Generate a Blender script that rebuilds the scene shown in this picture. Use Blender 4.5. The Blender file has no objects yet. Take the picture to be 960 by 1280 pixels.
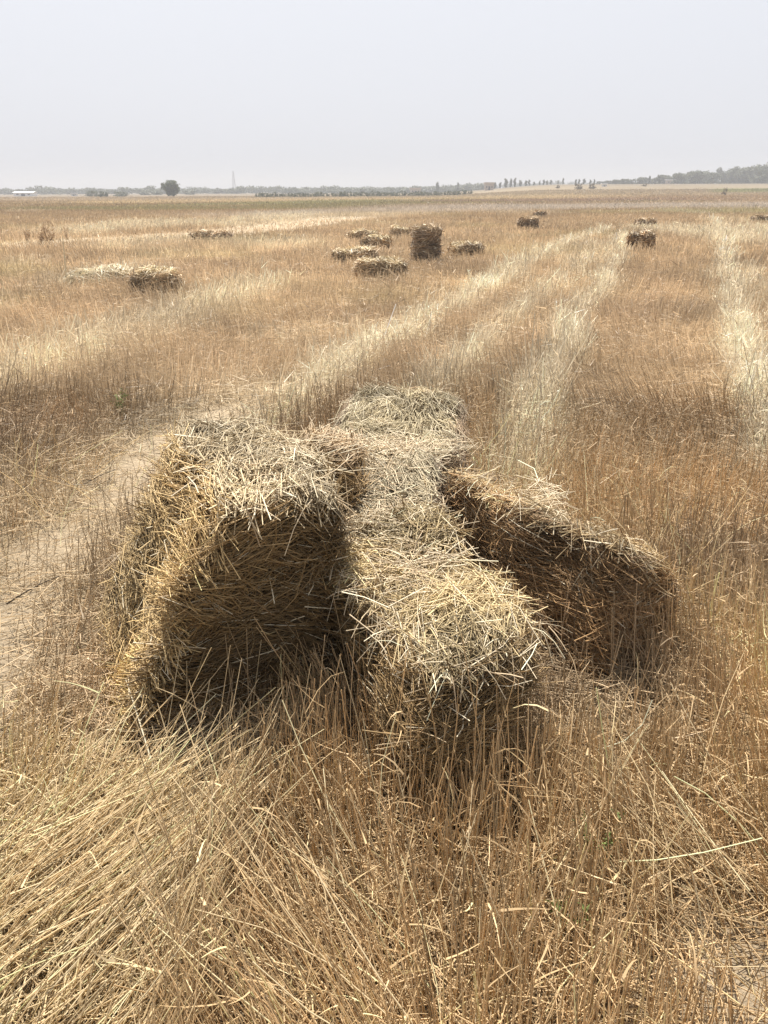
import bpy, math, random
import numpy as np
from mathutils import Vector

R = np.random.default_rng(7)
random.seed(7)
C = bpy.context.scene.collection
rad = math.radians

# ------------------------------------------------------------------ camera model
F = 985.0                      # focal length in photo pixels (photo is 960 x 1280)
H = 1.55                       # eye height
PITCH = math.atan((640 - 238) / F)
ROLL = rad(0.25)
cp, sp = math.cos(PITCH), math.sin(PITCH)


def ray(px, py):
    u, v = (px - 480.0) / F, (640.0 - py) / F
    cr, sr = math.cos(ROLL), math.sin(ROLL)
    u, v = u * cr + v * sr, -u * sr + v * cr
    return np.array([u, cp + v * sp, -sp + v * cp])


def at(px, py, z=0.0):
    d = ray(px, py)
    t = (z - H) / d[2]
    return np.array([d[0] * t, d[1] * t, z])


def at_y(px, py, y):
    d = ray(px, py)
    t = y / d[1]
    return np.array([d[0] * t, y, H + d[2] * t])


# ------------------------------------------------------------------ noise
def _hash(ix, iy, iz, seed):
    h = (ix * 374761393 + iy * 668265263 + iz * 2147483647 + seed * 144269) & 0xFFFFFFFF
    h = ((h ^ (h >> 13)) * 1274126177) & 0xFFFFFFFF
    h = ((h ^ (h >> 16)) * 2246822519) & 0xFFFFFFFF
    return ((h ^ (h >> 15)) & 0xFFFF) / 65535.0


def noise3(p, scale=1.0, seed=0):
    p = np.asarray(p, float) * scale
    i = np.floor(p).astype(np.int64)
    f = p - i
    f = f * f * (3 - 2 * f)
    out = 0
    for dx in (0, 1):
        for dy in (0, 1):
            for dz in (0, 1):
                w = (f[..., 0] if dx else 1 - f[..., 0]) * (f[..., 1] if dy else 1 - f[..., 1]) * (f[..., 2] if dz else 1 - f[..., 2])
                out = out + w * _hash(i[..., 0] + dx, i[..., 1] + dy, i[..., 2] + dz, seed)
    return out


def noise2(x, y, scale=1.0, seed=0):
    x = np.asarray(x, float)
    return noise3(np.stack([x, np.asarray(y, float), np.zeros_like(x) + 0.5], -1), scale, seed)


def fbm2(x, y, scale, seed=0, octv=3):
    o, a, t = 0, 1.0, 0
    for k in range(octv):
        o = o + a * noise2(x, y, scale * 2 ** k, seed + k)
        t += a
        a *= 0.5
    return o / t


def sstep(a, b, x):
    t = np.clip((x - a) / (b - a), 0, 1)
    return t * t * (3 - 2 * t)


# ------------------------------------------------------------------ object helpers
def tag(o, label=None, cat=None, group=None, kind=None):
    if label:
        o['label'] = label
    if cat:
        o['category'] = cat
    if group:
        o['group'] = group
    if kind:
        o['kind'] = kind
    return o


def empty(name, loc=(0, 0, 0), rz=0.0):
    o = bpy.data.objects.new(name, None)
    o.empty_display_size = 0.2
    C.objects.link(o)
    o.location = loc
    o.rotation_euler = (0, 0, rz)
    return o


def np_mesh(name, V, faces, mat, parent=None, tint=None, smooth=True, loc=None):
    """faces: list of int arrays (n,k); ONE mesh object."""
    me = bpy.data.meshes.new(name)
    V = np.asarray(V, np.float32)
    me.vertices.add(len(V))
    me.vertices.foreach_set('co', V.ravel())
    loops = np.concatenate([f.ravel() for f in faces]).astype(np.int32)
    tot = np.concatenate([np.full(len(f), f.shape[1], np.int32) for f in faces])
    start = np.concatenate([[0], np.cumsum(tot)[:-1]]).astype(np.int32)
    me.loops.add(len(loops))
    me.loops.foreach_set('vertex_index', loops)
    me.polygons.add(len(tot))
    me.polygons.foreach_set('loop_start', start)
    me.polygons.foreach_set('loop_total', tot)
    me.polygons.foreach_set('use_smooth', np.full(len(tot), smooth, bool))
    me.update(calc_edges=True)
    if tint is not None:
        a = me.attributes.new('tint', 'FLOAT_COLOR', 'POINT')
        col = np.ones((len(V), 4), np.float32)
        col[:, :3] = tint
        a.data.foreach_set('color', col.ravel())
    me.materials.append(mat)
    o = bpy.data.objects.new(name, me)
    C.objects.link(o)
    if parent is not None:
        o.parent = parent
    if loc is not None:
        o.location = loc
    return o


def copy_tree(o, parent=None):
    c = o.copy()
    C.objects.link(c)
    if parent is not None:
        c.parent = parent
    for ch in list(o.children):
        copy_tree(ch, c)
    return c


# ------------------------------------------------------------------ materials
def mat_new(name):
    m = bpy.data.materials.new(name)
    m.use_nodes = True
    nt = m.node_tree
    nt.nodes.clear()
    out = nt.nodes.new('ShaderNodeOutputMaterial')
    return m, nt, out


def straw_material(name, translucent=0.25, rough=0.5, spec=0.4):
    m, nt, out = mat_new(name)
    at_ = nt.nodes.new('ShaderNodeAttribute')
    at_.attribute_name = 'tint'
    b = nt.nodes.new('ShaderNodeBsdfPrincipled')
    b.inputs['Roughness'].default_value = rough
    b.inputs['Specular IOR Level'].default_value = spec
    nt.links.new(at_.outputs['Color'], b.inputs['Base Color'])
    if translucent > 0:
        t = nt.nodes.new('ShaderNodeBsdfTranslucent')
        nt.links.new(at_.outputs['Color'], t.inputs['Color'])
        mx = nt.nodes.new('ShaderNodeMixShader')
        mx.inputs[0].default_value = translucent
        nt.links.new(b.outputs[0], mx.inputs[1])
        nt.links.new(t.outputs[0], mx.inputs[2])
        nt.links.new(mx.outputs[0], out.inputs['Surface'])
    else:
        nt.links.new(b.outputs[0], out.inputs['Surface'])
    return m


def noisy_material(name, c1, c2, scale=8.0, rough=0.8, bump=0.0, detail=6.0, stretch=(1, 1, 1)):
    m, nt, out = mat_new(name)
    tc = nt.nodes.new('ShaderNodeTexCoord')
    mp = nt.nodes.new('ShaderNodeMapping')
    mp.inputs['Scale'].default_value = stretch
    n = nt.nodes.new('ShaderNodeTexNoise')
    n.inputs['Scale'].default_value = scale
    n.inputs['Detail'].default_value = detail
    r = nt.nodes.new('ShaderNodeValToRGB')
    r.color_ramp.elements[0].position = 0.3
    r.color_ramp.elements[1].position = 0.7
    r.color_ramp.elements[0].color = (*c1, 1)
    r.color_ramp.elements[1].color = (*c2, 1)
    b = nt.nodes.new('ShaderNodeBsdfPrincipled')
    b.inputs['Roughness'].default_value = rough
    b.inputs['Specular IOR Level'].default_value = 0.25
    L = nt.links.new
    L(tc.outputs['Object'], mp.inputs[0])
    L(mp.outputs[0], n.inputs['Vector'])
    L(n.outputs['Fac'], r.inputs[0])
    L(r.outputs[0], b.inputs['Base Color'])
    if bump:
        bp = nt.nodes.new('ShaderNodeBump')
        bp.inputs['Strength'].default_value = bump
        bp.inputs['Distance'].default_value = 0.02
        L(n.outputs['Fac'], bp.inputs['Height'])
        L(bp.outputs[0], b.inputs['Normal'])
    L(b.outputs[0], out.inputs['Surface'])
    return m


M_STRAW = straw_material('dry_straw', 0.38, 0.5, 0.3)
M_BSTRAW = straw_material('bale_straw', 0.08, 0.5, 0.28)
M_BALE = noisy_material('packed_straw', (0.045, 0.028, 0.013), (0.15, 0.10, 0.045), 45, 0.85, 0.8, 8, (1, 1, 3.0))  # core darkened: shade deep between the stems is put into its colour
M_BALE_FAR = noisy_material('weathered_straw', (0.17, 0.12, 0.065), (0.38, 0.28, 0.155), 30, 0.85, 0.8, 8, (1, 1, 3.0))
M_LEAF = straw_material('tree_leaves', 0.2, 0.6, 0.25)
M_BARK = noisy_material('bark', (0.05, 0.04, 0.03), (0.14, 0.11, 0.085), 6, 0.9, 0.4)
M_WHITE = noisy_material('white_wall', (0.72, 0.72, 0.70), (0.82, 0.82, 0.80), 2, 0.7)
M_BEIGE = noisy_material('beige_wall', (0.42, 0.34, 0.27), (0.52, 0.43, 0.34), 2, 0.8)
M_ROOF = noisy_material('sheet_roof', (0.5, 0.5, 0.5), (0.66, 0.66, 0.66), 3, 0.5)
M_DOOR = noisy_material('dark_door', (0.05, 0.05, 0.06), (0.09, 0.09, 0.10), 3, 0.5)
M_STEEL = noisy_material('galvanised_steel', (0.3, 0.3, 0.32), (0.42, 0.42, 0.44), 3, 0.45)

# ------------------------------------------------------------------ field maps (world space, metres)
ROWDIR = np.array([math.sin(rad(18.2)), math.cos(rad(18.2))])


def poly(pts, z=0.12):
    return np.array([at(px, py, z)[:2] for px, py in pts])


def dist_poly(x, y, P):
    best = np.full(np.shape(x), 1e9)
    for a, b in zip(P[:-1], P[1:]):
        d = b - a
        L2 = d @ d + 1e-9
        t = np.clip(((x - a[0]) * d[0] + (y - a[1]) * d[1]) / L2, 0, 1)
        best = np.minimum(best, np.hypot(x - a[0] - t * d[0], y - a[1] - t * d[1]))
    return best


PALE = [  # (pixel polyline, half width m, strength): swaths of pale flattened straw
    ([(300, 525), (380, 482), (480, 415), (545, 387), (610, 355), (650, 330), (700, 305), (760, 284)], 0.30, 1.0),
    ([(520, 530), (545, 475), (605, 415), (672, 365), (735, 320), (765, 300)], 0.19, 0.75),
    ([(640, 600), (655, 560), (680, 480), (700, 440), (720, 390), (750, 355), (775, 310), (784, 290)], 0.22, 1.05),
    ([(893, 272), (903, 295), (912, 325), (913, 345), (917, 385), (938, 435), (954, 500), (975, 560)], 0.19, 1.3),
    ([(948, 330), (955, 352), (975, 400)], 0.15, 0.7),
    ([(-60, 470), (0, 455), (80, 435), (170, 405), (270, 370), (330, 350)], 0.6, 0.7),
    ([(90, 350), (130, 343), (170, 338)], 0.6, 0.8),
    ([(740, 300), (720, 330)], 0.4, 0.6),
    ([(420, 440), (300, 470)], 0.2, 0.4),
]
PALE = [(poly(p), w, s) for p, w, s in PALE]
TRACK = poly([(-90, 900), (-20, 800), (35, 740), (110, 650), (200, 565), (290, 515), (345, 495)], 0.0)
BARE_SPOTS = [(poly([(940, 1240), (1010, 1300)], 0), 0.21, 1.0), (poly([(330, 1275), (345, 1262)], 0), 0.06, 1.0),
              (poly([(900, 1180), (960, 1240)], 0), 0.07, 0.6), (poly([(20, 770), (50, 740)], 0), 0.16, 1.0)]
PATH = poly([(-400, 330), (-100, 316), (0, 309), (90, 303), (200, 298), (290, 291), (350, 284), (400, 277), (440, 273)], 0)
PATH_W = np.array([0])


def field(x, y):
    """returns pale, bare, standing-height factor (0..1) at ground points"""
    d = np.hypot(x, y)
    jx = x + 0.16 * (fbm2(x, y, 1.6, 11) - 0.5) * np.clip(d / 4, 0.6, 4)
    jy = y + 0.6 * (fbm2(x, y, 1.1, 17) - 0.5) * np.clip(d / 4, 0.4, 4)
    pale = np.zeros_like(x)
    for P, w, s in PALE:
        q = dist_poly(jx, jy, P)
        pale = np.maximum(pale, s * np.exp(-(q / w) ** 3))
    pale = pale * np.clip(0.15 + 1.5 * fbm2(x, y, 2.2, 23), 0, 1.15)
    tr = np.exp(-(dist_poly(jx, jy, TRACK) / 0.42) ** 2)
    bare = tr * sstep(0.36, 0.62, fbm2(x, y, 2.4, 31) * 0.6 + tr * 0.3 + 0.015 - 0.05 * sstep(2.8, 3.8, y))
    for P, w, s in BARE_SPOTS:
        bare = np.maximum(bare, s * np.exp(-(dist_poly(jx, jy, P) / w) ** 2))
    path = np.exp(-(dist_poly(jx, jy, PATH) / np.clip(0.5 + (y - 20) * 0.2, 1.6, 2.6)) ** 4) * (y > 8)
    bare = np.maximum(bare, path * 0.85)
    # generic far paling by random patches
    pale = np.maximum(pale, 0.5 * np.exp(-(dist_poly(jx, jy, TRACK) / 0.6) ** 2))
    pale = np.maximum(pale, 0.75 * sstep(0.58, 0.75, fbm2(x * 0.5, y * 0.35, 0.35, 41)) * sstep(14, 30, y))
    pale = np.maximum(pale, 0.35 * sstep(0.62, 0.74, fbm2(x, y, 1.0, 47)))
    return np.clip(pale, 0, 1), np.clip(bare, 0, 1)


def relief(x, y):
    d = np.hypot(x, y)
    z = 0.05 * (fbm2(x, y, 1.2, 3) - 0.5) + 0.018 * (fbm2(x, y, 6.0, 5) - 0.5)
    z = z * np.exp(-d / 60)
    az = np.degrees(np.arctan2(x, y))
    z = z + 3.9 * sstep(2.5, 12, az) * sstep(110, 430, y) * (np.abs(az) < 120)
    return z


# ------------------------------------------------------------------ straw blades (vectorised)
def stalks(base, tip, bend, width, tint, nseg=2, sides=3, taper=0.35):
    """curved stalks from base to tip, bowed by the vector bend; sides 2 = flat blade, 3 = tube"""
    n = len(base)
    axis = tip - base
    ref = R.normal(size=(n, 3))
    a = np.cross(axis, ref)
    a /= np.linalg.norm(a, axis=1, keepdims=True) + 1e-9
    b = np.cross(axis, a)
    b /= np.linalg.norm(b, axis=1, keepdims=True) + 1e-9
    V = np.empty((n, nseg + 1, sides, 3), np.float32)
    for k in range(nseg + 1):
        t = k / nseg
        c = base + axis * t + bend * (4 * t * (1 - t))
        w = width * (1 - taper * t) * 0.5
        for s in range(sides):
            if sides == 2:
                V[:, k, s] = c + a * (w * (1 if s else -1))[:, None]
            else:
                an = 2 * math.pi * s / sides
                V[:, k, s] = c + (a * math.cos(an) + b * math.sin(an)) * w[:, None]
    m = (nseg + 1) * sides
    off = (np.arange(n) * m)[:, None]
    q = []
    for k in range(nseg):
        for s in range(1 if sides == 2 else sides):
            s2 = (s + 1) % sides
            q.append(np.array([k * sides + s, k * sides + s2, (k + 1) * sides + s2, (k + 1) * sides + s]))
    Fq = (off[:, :, None] + np.array(q)[None]).reshape(-1, 4)
    T = np.repeat(tint.astype(np.float32), m, axis=0)
    return V.reshape(-1, 3), Fq, T


class Batch:
    def __init__(self):
        self.V, self.F, self.T, self.n = [], [], [], 0

    def add(self, V, Fq, T):
        self.V.append(V)
        self.F.append(Fq + self.n)
        self.T.append(T)
        self.n += len(V)

    def build(self, name, mat, parent=None, smooth=True):
        return np_mesh(name, np.concatenate(self.V), [np.concatenate(self.F)], mat, parent, np.concatenate(self.T), smooth)


BROWN = np.array([0.355, 0.258, 0.165])
TAN = np.array([0.49, 0.365, 0.225])
PALEC = np.array([0.76, 0.66, 0.475])
GOLD = np.array([0.54, 0.39, 0.19])
OLIVE = np.array([0.40, 0.37, 0.19])
SHADE_BROWN = np.array([0.29, 0.195, 0.09])  # straw darkened for the bale faces that lie in shade
RUST = np.array([0.31, 0.195, 0.095])


def mixc(a, b, t):
    return a + (b - a) * np.asarray(t)[..., None]


# ------------------------------------------------------------------ bales: geometry first (their footprints keep stubble out)
def cube_surface(n):
    """surface grid of [-1,1]^3: verts, quads, face id per quad"""
    idx, V, Q, fid = {}, [], [], []

    def vid(p):
        k = tuple(int(round(c * n)) for c in p)
        if k not in idx:
            idx[k] = len(V)
            V.append([2 * c / n - 1 for c in k])
        return idx[k]
    for ax in range(3):
        for side in (0, 1):
            u, v = [(1, 2), (2, 0), (0, 1)][ax]
            for i in range(n):
                for j in range(n):
                    quad = []
                    for di, dj in ((0, 0), (1, 0), (1, 1), (0, 1)):
                        p = [0, 0, 0]
                        p[ax] = side
                        p[u] = (i + di) / n
                        p[v] = (j + dj) / n
                        quad.append(vid(p))
                    if side == 0:
                        quad.reverse()
                    Q.append(quad)
                    fid.append(ax * 2 + side)
    return np.array(V), np.array(Q), np.array(fid)


_CUBES = {}


def hexa(c, corners):
    """trilinear map of c in [-1,1]^3; corners: bottom b00 b10 b11 b01 then the same for the top"""
    u, v, w = [(c[:, i:i + 1] + 1) / 2 for i in range(3)]
    b = [np.asarray(k, float)[None] for k in corners]
    lo = b[0] * (1 - u) * (1 - v) + b[1] * u * (1 - v) + b[2] * u * v + b[3] * (1 - u) * v
    hi = b[4] * (1 - u) * (1 - v) + b[5] * u * (1 - v) + b[6] * u * v + b[7] * (1 - u) * v
    return lo * (1 - w) + hi * w


FOOT = []


def make_bale(corners, label, group, n=30, count=9000, width=0.0032, seed=1, rough=0.035, pnorm=9,
              cols=None, flake=0.02, lens=(0.06, 0.22), name='straw_bale', cat='straw bale', foot=True, grain=(1, 0, 0)):
    """corners: 8 world points; u = along 0-1, v = along 0-3, w = up.  cols: per-face (xlo xhi ylo yhi zlo zhi) straw colours"""
    rng = np.random.default_rng(seed)
    corners = [np.asarray(k, float) for k in corners]
    org = np.mean(corners[:4], axis=0)
    org[2] = min(k[2] for k in corners[:4])
    root = empty(name, org)
    tag(root, label, cat, group)
    if foot:
        FOOT.append(np.array([k[:2] for k in corners[:4]]))
    if n not in _CUBES:
        _CUBES[n] = cube_surface(n)
    c0, Q, fid = _CUBES[n]
    nrm = np.linalg.norm(np.abs(c0) ** 1.0, ord=pnorm, axis=1)
    c = c0 * (np.abs(c0).max(1) / nrm)[:, None]
    P = hexa(c, corners)
    size = np.linalg.norm(corners[6] - corners[0])
    # vertex normals
    fn = np.cross(P[Q[:, 2]] - P[Q[:, 0]], P[Q[:, 3]] - P[Q[:, 1]])
    vn = np.zeros_like(P)
    for k in range(4):
        np.add.at(vn, Q[:, k], fn)
    vn /= np.linalg.norm(vn, axis=1, keepdims=True) + 1e-9
    if np.mean(np.sum(vn * (P - P.mean(0)), axis=1)) < 0:
        vn = -vn
        Q = Q[:, ::-1]
    d = rough * 2.9 * (noise3(P, 4.5 / max(size, .5), seed) - 0.5) + rough * 1.6 * (noise3(P, 11, seed + 1) - 0.5) + rough * 0.8 * (noise3(P, 30, seed + 2) - 0.5)
    # flakes: the slices a baler packs, as grooves across the length
    gu = (c @ np.array(grain)) * 4.0 + 1.3 * noise3(P, 3, seed + 3)
    d = d - flake * np.exp(-(((gu % 1.0) - 0.5) / 0.13) ** 2)
    P = P + vn * d[:, None]
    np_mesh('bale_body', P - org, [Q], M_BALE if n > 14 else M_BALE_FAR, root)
    # straw on the skin
    A = 0.5 * np.linalg.norm(np.cross(P[Q[:, 2]] - P[Q[:, 0]], P[Q[:, 3]] - P[Q[:, 1]]), axis=1)
    A = A * np.where(fid == 4, 0.15, 1.0)
    pick = rng.choice(len(Q), size=count, p=A / A.sum())
    r1, r2 = rng.random(count)[:, None], rng.random(count)[:, None]
    q = Q[pick]
    X = (P[q[:, 0]] * (1 - r1) + P[q[:, 1]] * r1) * (1 - r2) + (P[q[:, 3]] * (1 - r1) + P[q[:, 2]] * r1) * r2
    Nn = vn[q[:, 0]]
    f = fid[pick]
    # in-plane direction: a preferred grain per face, widely scattered
    du = hexa(c0 * 0 + [1, 0, 0], corners)[:1] - hexa(c0 * 0 - [1, 0, 0], corners)[:1]
    dv = hexa(c0 * 0 + [0, 1, 0], corners)[:1] - hexa(c0 * 0 - [0, 1, 0], corners)[:1]
    dw = hexa(c0 * 0 + [0, 0, 1], corners)[:1] - hexa(c0 * 0 - [0, 0, 1], corners)[:1]
    du, dv, dw = [k[0] / np.linalg.norm(k[0]) for k in (du, dv, dw)]
    pref = np.where((f < 2)[:, None], dv[None], np.where((f < 4)[:, None], du[None], dv[None]))
    # the grain itself wanders over the face
    wander = np.stack([noise3(X, 6, seed + 10 + k) - 0.5 for k in range(3)], 1)
    dirv = pref + wander * np.where(f < 4, 1.5, 2.2)[:, None] + rng.normal(size=(count, 3)) * np.where(rng.random(count) < np.where(f < 4, .25, .35), 0.9, np.where(f < 4, .22, .33))[:, None]
    dirv -= Nn * np.sum(dirv * Nn, 1, keepdims=True)
    dirv /= np.linalg.norm(dirv, axis=1, keepdims=True) + 1e-9
    dirv *= np.where(rng.random(count) < 0.5, 1, -1)[:, None]
    lift = rng.normal(0.06, 0.16, count)
    out = rng.random(count) < np.where(f >= 4, 0.05, 0.13)     # stems that stick out
    lift = np.where(out, rng.uniform(0.35, 1.5, count), lift)
    dirv = dirv + Nn * lift[:, None]
    dirv /= np.linalg.norm(dirv, axis=1, keepdims=True)
    Ls = rng.uniform(lens[0], lens[1], count) * np.where(out, 0.55, 1.0) * np.where(rng.random(count) < .08, 1.5, 1)
    off = rng.uniform(-0.3, 1.0, count) * 0.018 * (width / 0.0032) ** 0.5
    base = X + Nn * off[:, None] - dirv * (Ls * np.where(out, 0.15, 0.5))[:, None]
    tip = base + dirv * Ls[:, None]
    bend = rng.normal(size=(count, 3)) * (Ls * 0.05)[:, None] + Nn * (Ls * rng.uniform(0, 0.10, count))[:, None]
    gz = np.minimum(tip[:, 2], base[:, 2])
    keep = gz > -0.03
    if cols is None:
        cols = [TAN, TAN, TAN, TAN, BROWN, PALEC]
    fc = np.array(cols)[f]  # per-face colours: several bales have their shaded faces painted darker
    big = noise3(X, 5, seed + 20)
    col = fc * (0.45 + 1.0 * big)[:, None] * np.clip(rng.normal(1, 0.2, count), 0.5, 1.6)[:, None]
    p_ = rng.random(count)
    col = np.where((p_ < np.where(f >= 4, 0.12, 0.045))[:, None], PALEC, col)
    col = np.where((p_ > 0.93)[:, None], col * np.array([0.62, 0.56, 0.5]), col)
    w = width * rng.uniform(0.6, 1.35, count)
    sides = 3 if width < 0.005 else 2
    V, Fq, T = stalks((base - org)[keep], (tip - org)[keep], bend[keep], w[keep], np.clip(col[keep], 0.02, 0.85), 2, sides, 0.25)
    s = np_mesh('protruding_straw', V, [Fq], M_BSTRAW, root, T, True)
    s['kind'] = 'stuff'
    return root


def P3(px, py, y):
    return at_y(px, py, y)


def G3(px, py, z=0.0):
    return at(px, py, z)


HEAP = 'straw bales heaped together in the stubble'
# -- the tilted bale: long axis runs back, rolled so its outer flank faces the sun
c = np.array
FBL, FBR = c([-0.82, 1.94, -0.02]), c([-0.23, 2.22, -0.02])
FTL, FTR = c([-0.42, 1.97, 0.76]), c([-0.13, 2.22, 0.69])
ax = c([-0.31, 0.66, 0.0])
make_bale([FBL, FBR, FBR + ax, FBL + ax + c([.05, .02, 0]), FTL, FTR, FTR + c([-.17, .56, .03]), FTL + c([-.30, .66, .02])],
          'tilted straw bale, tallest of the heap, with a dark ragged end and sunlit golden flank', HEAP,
          n=40, count=18000, seed=3, rough=0.032, pnorm=30, cols=[GOLD * 1.12, SHADE_BROWN, SHADE_BROWN, TAN, SHADE_BROWN, c([.57, .46, .29])], grain=(0, 0, 1))
# -- the foremost middle bale, its pale top sloping towards the stubble
A_, B_, C_, D_ = c([-0.19, 2.30, .47]), c([0.13, 1.66, .40]), c([0.42, 1.91, .42]), c([0.13, 2.55, .50])
dn = lambda p, dx=0, dy=0: c([p[0] + dx, p[1] + dy, -0.02])
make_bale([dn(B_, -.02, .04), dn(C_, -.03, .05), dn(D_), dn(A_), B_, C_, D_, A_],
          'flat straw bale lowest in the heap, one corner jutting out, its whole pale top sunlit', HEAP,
          n=34, count=14000, seed=5, rough=0.035, cols=[SHADE_BROWN, SHADE_BROWN, SHADE_BROWN, SHADE_BROWN, SHADE_BROWN, c([0.53, 0.415, 0.23])], pnorm=16)
# -- the bale behind it
make_bale([c([-.27, 2.58, -.02]), c([.17, 2.55, -.02]), c([.20, 3.18, -.02]), c([-.22, 3.25, -.02]),
           c([-.25, 2.50, .50]), c([.16, 2.56, .50]), c([.20, 3.15, .50]), c([-.20, 3.22, .52])],
          'straw bale with a pale greenish messy top between the tilted bale and the dark-faced bale', HEAP,
          n=28, count=10000, seed=8, rough=0.04, pnorm=16, cols=[SHADE_BROWN, BROWN, TAN, TAN, BROWN, c([0.53, 0.45, 0.30])])
# -- a broken piece wedged beside the tilted bale
make_bale([c([-.30, 2.64, -.02]), c([-.12, 2.58, -.02]), c([-.06, 3.00, -.02]), c([-.28, 3.03, -.02]),
           c([-.30, 2.64, .71]), c([-.13, 2.60, .66]), c([-.08, 3.00, .66]), c([-.28, 3.03, .72])],
          'broken upright slice of straw bale wedged against the back of the tilted bale', HEAP,
          n=18, count=3500, seed=9, rough=0.03, cols=[SHADE_BROWN, SHADE_BROWN, SHADE_BROWN, TAN, SHADE_BROWN, TAN], grain=(1, 0, 0))
# -- the farthest bale of the heap
make_bale([c([-.24, 3.50, -.02]), c([.38, 3.42, -.02]), c([.42, 4.22, -.02]), c([-.20, 4.30, -.02]),
           c([-.22, 3.50, .46]), c([.35, 3.45, .44]), c([.39, 4.20, .50]), c([-.18, 4.28, .52])],
          'straw bale at the far end of the heap, loose straw strewn over its flat top', HEAP,
          n=28, count=9500, seed=12, rough=0.04, cols=[BROWN, BROWN, TAN, TAN, BROWN, c([0.50, 0.42, 0.265])], pnorm=14)
# -- the dark-faced bale
Pt, Qt, Rt = P3(566, 586, 3.0), P3(782, 688, 2.30), P3(826, 738, 2.48)
dv_ = c([0.24, 0.24, -0.04])
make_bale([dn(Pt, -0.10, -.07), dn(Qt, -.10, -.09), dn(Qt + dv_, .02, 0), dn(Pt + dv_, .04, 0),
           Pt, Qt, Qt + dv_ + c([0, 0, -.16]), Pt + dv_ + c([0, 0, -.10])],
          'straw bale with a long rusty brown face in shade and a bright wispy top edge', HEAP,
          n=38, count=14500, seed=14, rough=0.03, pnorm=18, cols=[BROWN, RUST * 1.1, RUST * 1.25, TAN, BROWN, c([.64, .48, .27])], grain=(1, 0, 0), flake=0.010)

SCAT = 'straw bales scattered over the stubble field'


def far_bale(px, py, L, W, Hh, yaw, label, seed, z=0.0, cols=None, lean=0.0, pnorm=8):
    g = G3(px, py, z)
    ca, sa = math.cos(rad(yaw)), math.sin(rad(yaw))
    e1, e2 = c([ca, sa, 0]) * L / 2, c([-sa, ca, 0]) * W / 2
    g = g + c([0, W * 0.35, 0])
    Hh = Hh * (1.0 if Hh > .7 else 0.82)
    b = [g - e1 - e2, g + e1 - e2, g + e1 + e2, g - e1 + e2]
    t = [k + c([lean * ca, lean * sa, Hh]) for k in b]
    d = math.hypot(g[0], g[1])
    return make_bale([c([k[0], k[1], z - 0.02]) for k in b] + t, label, SCAT, n=12, count=int(2600 * min(1, 14 / d) + 500),
                     width=max(0.006, 0.0007 * d), seed=seed, rough=0.05, cols=cols, lens=(0.08, 0.30), pnorm=pnorm, flake=0.02)


BC = [TAN, TAN, TAN * .95, TAN, BROWN, c([.62, .51, .33])]
RC = [BROWN, BROWN * .85, BROWN * .85, BROWN, BROWN, TAN]
far_bale(192, 368, 0.66, 0.5, 0.40, 22, 'half-buried straw bale with a pale frayed top beside a flattened heap of pale straw', 31, cols=BC)
far_bale(455, 303, 0.95, 0.45, 0.36, 12, 'low pale straw bale lying long side on, just behind a rounded tilted bale', 32, cols=BC)
far_bale(500, 299, 0.6, 0.45, 0.40, 25, 'short low straw bale just beyond the upright bale, nearly sunk in stubble', 33, cols=BC)
far_bale(468, 315, 0.62, 0.5, 0.44, 40, 'tilted straw bale tucked behind a long flat bale, rounded pale top', 34, cols=BC, lean=0.1)
far_bale(443, 332, 0.85, 0.45, 0.38, 8, 'long flat straw bale lying in front of a tilted bale, pale top and brown side', 35, cols=BC)
far_bale(476, 351, 0.85, 0.45, 0.42, 14, 'straw bale with a dark end and sunlit top, nearest of the clustered bales', 36, cols=BC)
far_bale(532, 330, 0.52, 0.45, 0.74, 12, 'upright straw bale standing tall on its end, dark brown face', 37, cols=RC, pnorm=12)
far_bale(583, 323, 0.72, 0.45, 0.36, 6, 'low straw bale lying on its own a step past the upright bale, frayed pale top', 38, cols=BC)
far_bale(661, 289, 0.66, 0.5, 0.56, 20, 'dark squat straw bale alone in mid-field with a smaller one behind it', 39, cols=RC)
far_bale(675, 273, 0.55, 0.45, 0.40, 10, 'small distant straw bale peeking out behind a dark squat bale', 40, cols=RC)
far_bale(803, 314, 0.64, 0.5, 0.55, -14, 'rounded reddish straw bale at the end of a pale swath', 41, cols=[RUST * 1.2, RUST * 1.2, RUST * 1.2, BROWN, BROWN, TAN], pnorm=5)
far_bale(808, 286, 0.72, 0.45, 0.42, 10, 'straw bale straight behind the rounded reddish bale, dark shaded side', 42, cols=RC)
far_bale(953, 279, 0.85, 0.5, 0.34, 5, 'flat dark straw bale by the edge of the stubble, beyond the narrow bright swath', 43, cols=RC)
far_bale(262, 303, 1.3, 0.5, 0.32, 8, 'brown flattened straw bale lying on the edge of the sandy path', 44, cols=[BROWN, BROWN, BROWN, TAN, BROWN, TAN])
g = G3(120, 356)
make_bale([g + c([-.75, -.3, -.03]), g + c([.75, -.2, -.03]), g + c([.7, .7, -.03]), g + c([-.6, .6, -.03]),
           g + c([-.4, .0, .22]), g + c([.5, .0, .30]), g + c([.45, .4, .30]), g + c([-.4, .4, .2])],
          'flattened heap of loose pale straw beside a half-buried bale', None, n=12, count=2500, width=0.007, seed=51,
          cols=[PALEC * .9] * 6, pnorm=3.5, name='straw_heap', cat='straw heap', lens=(0.1, 0.35))


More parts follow.
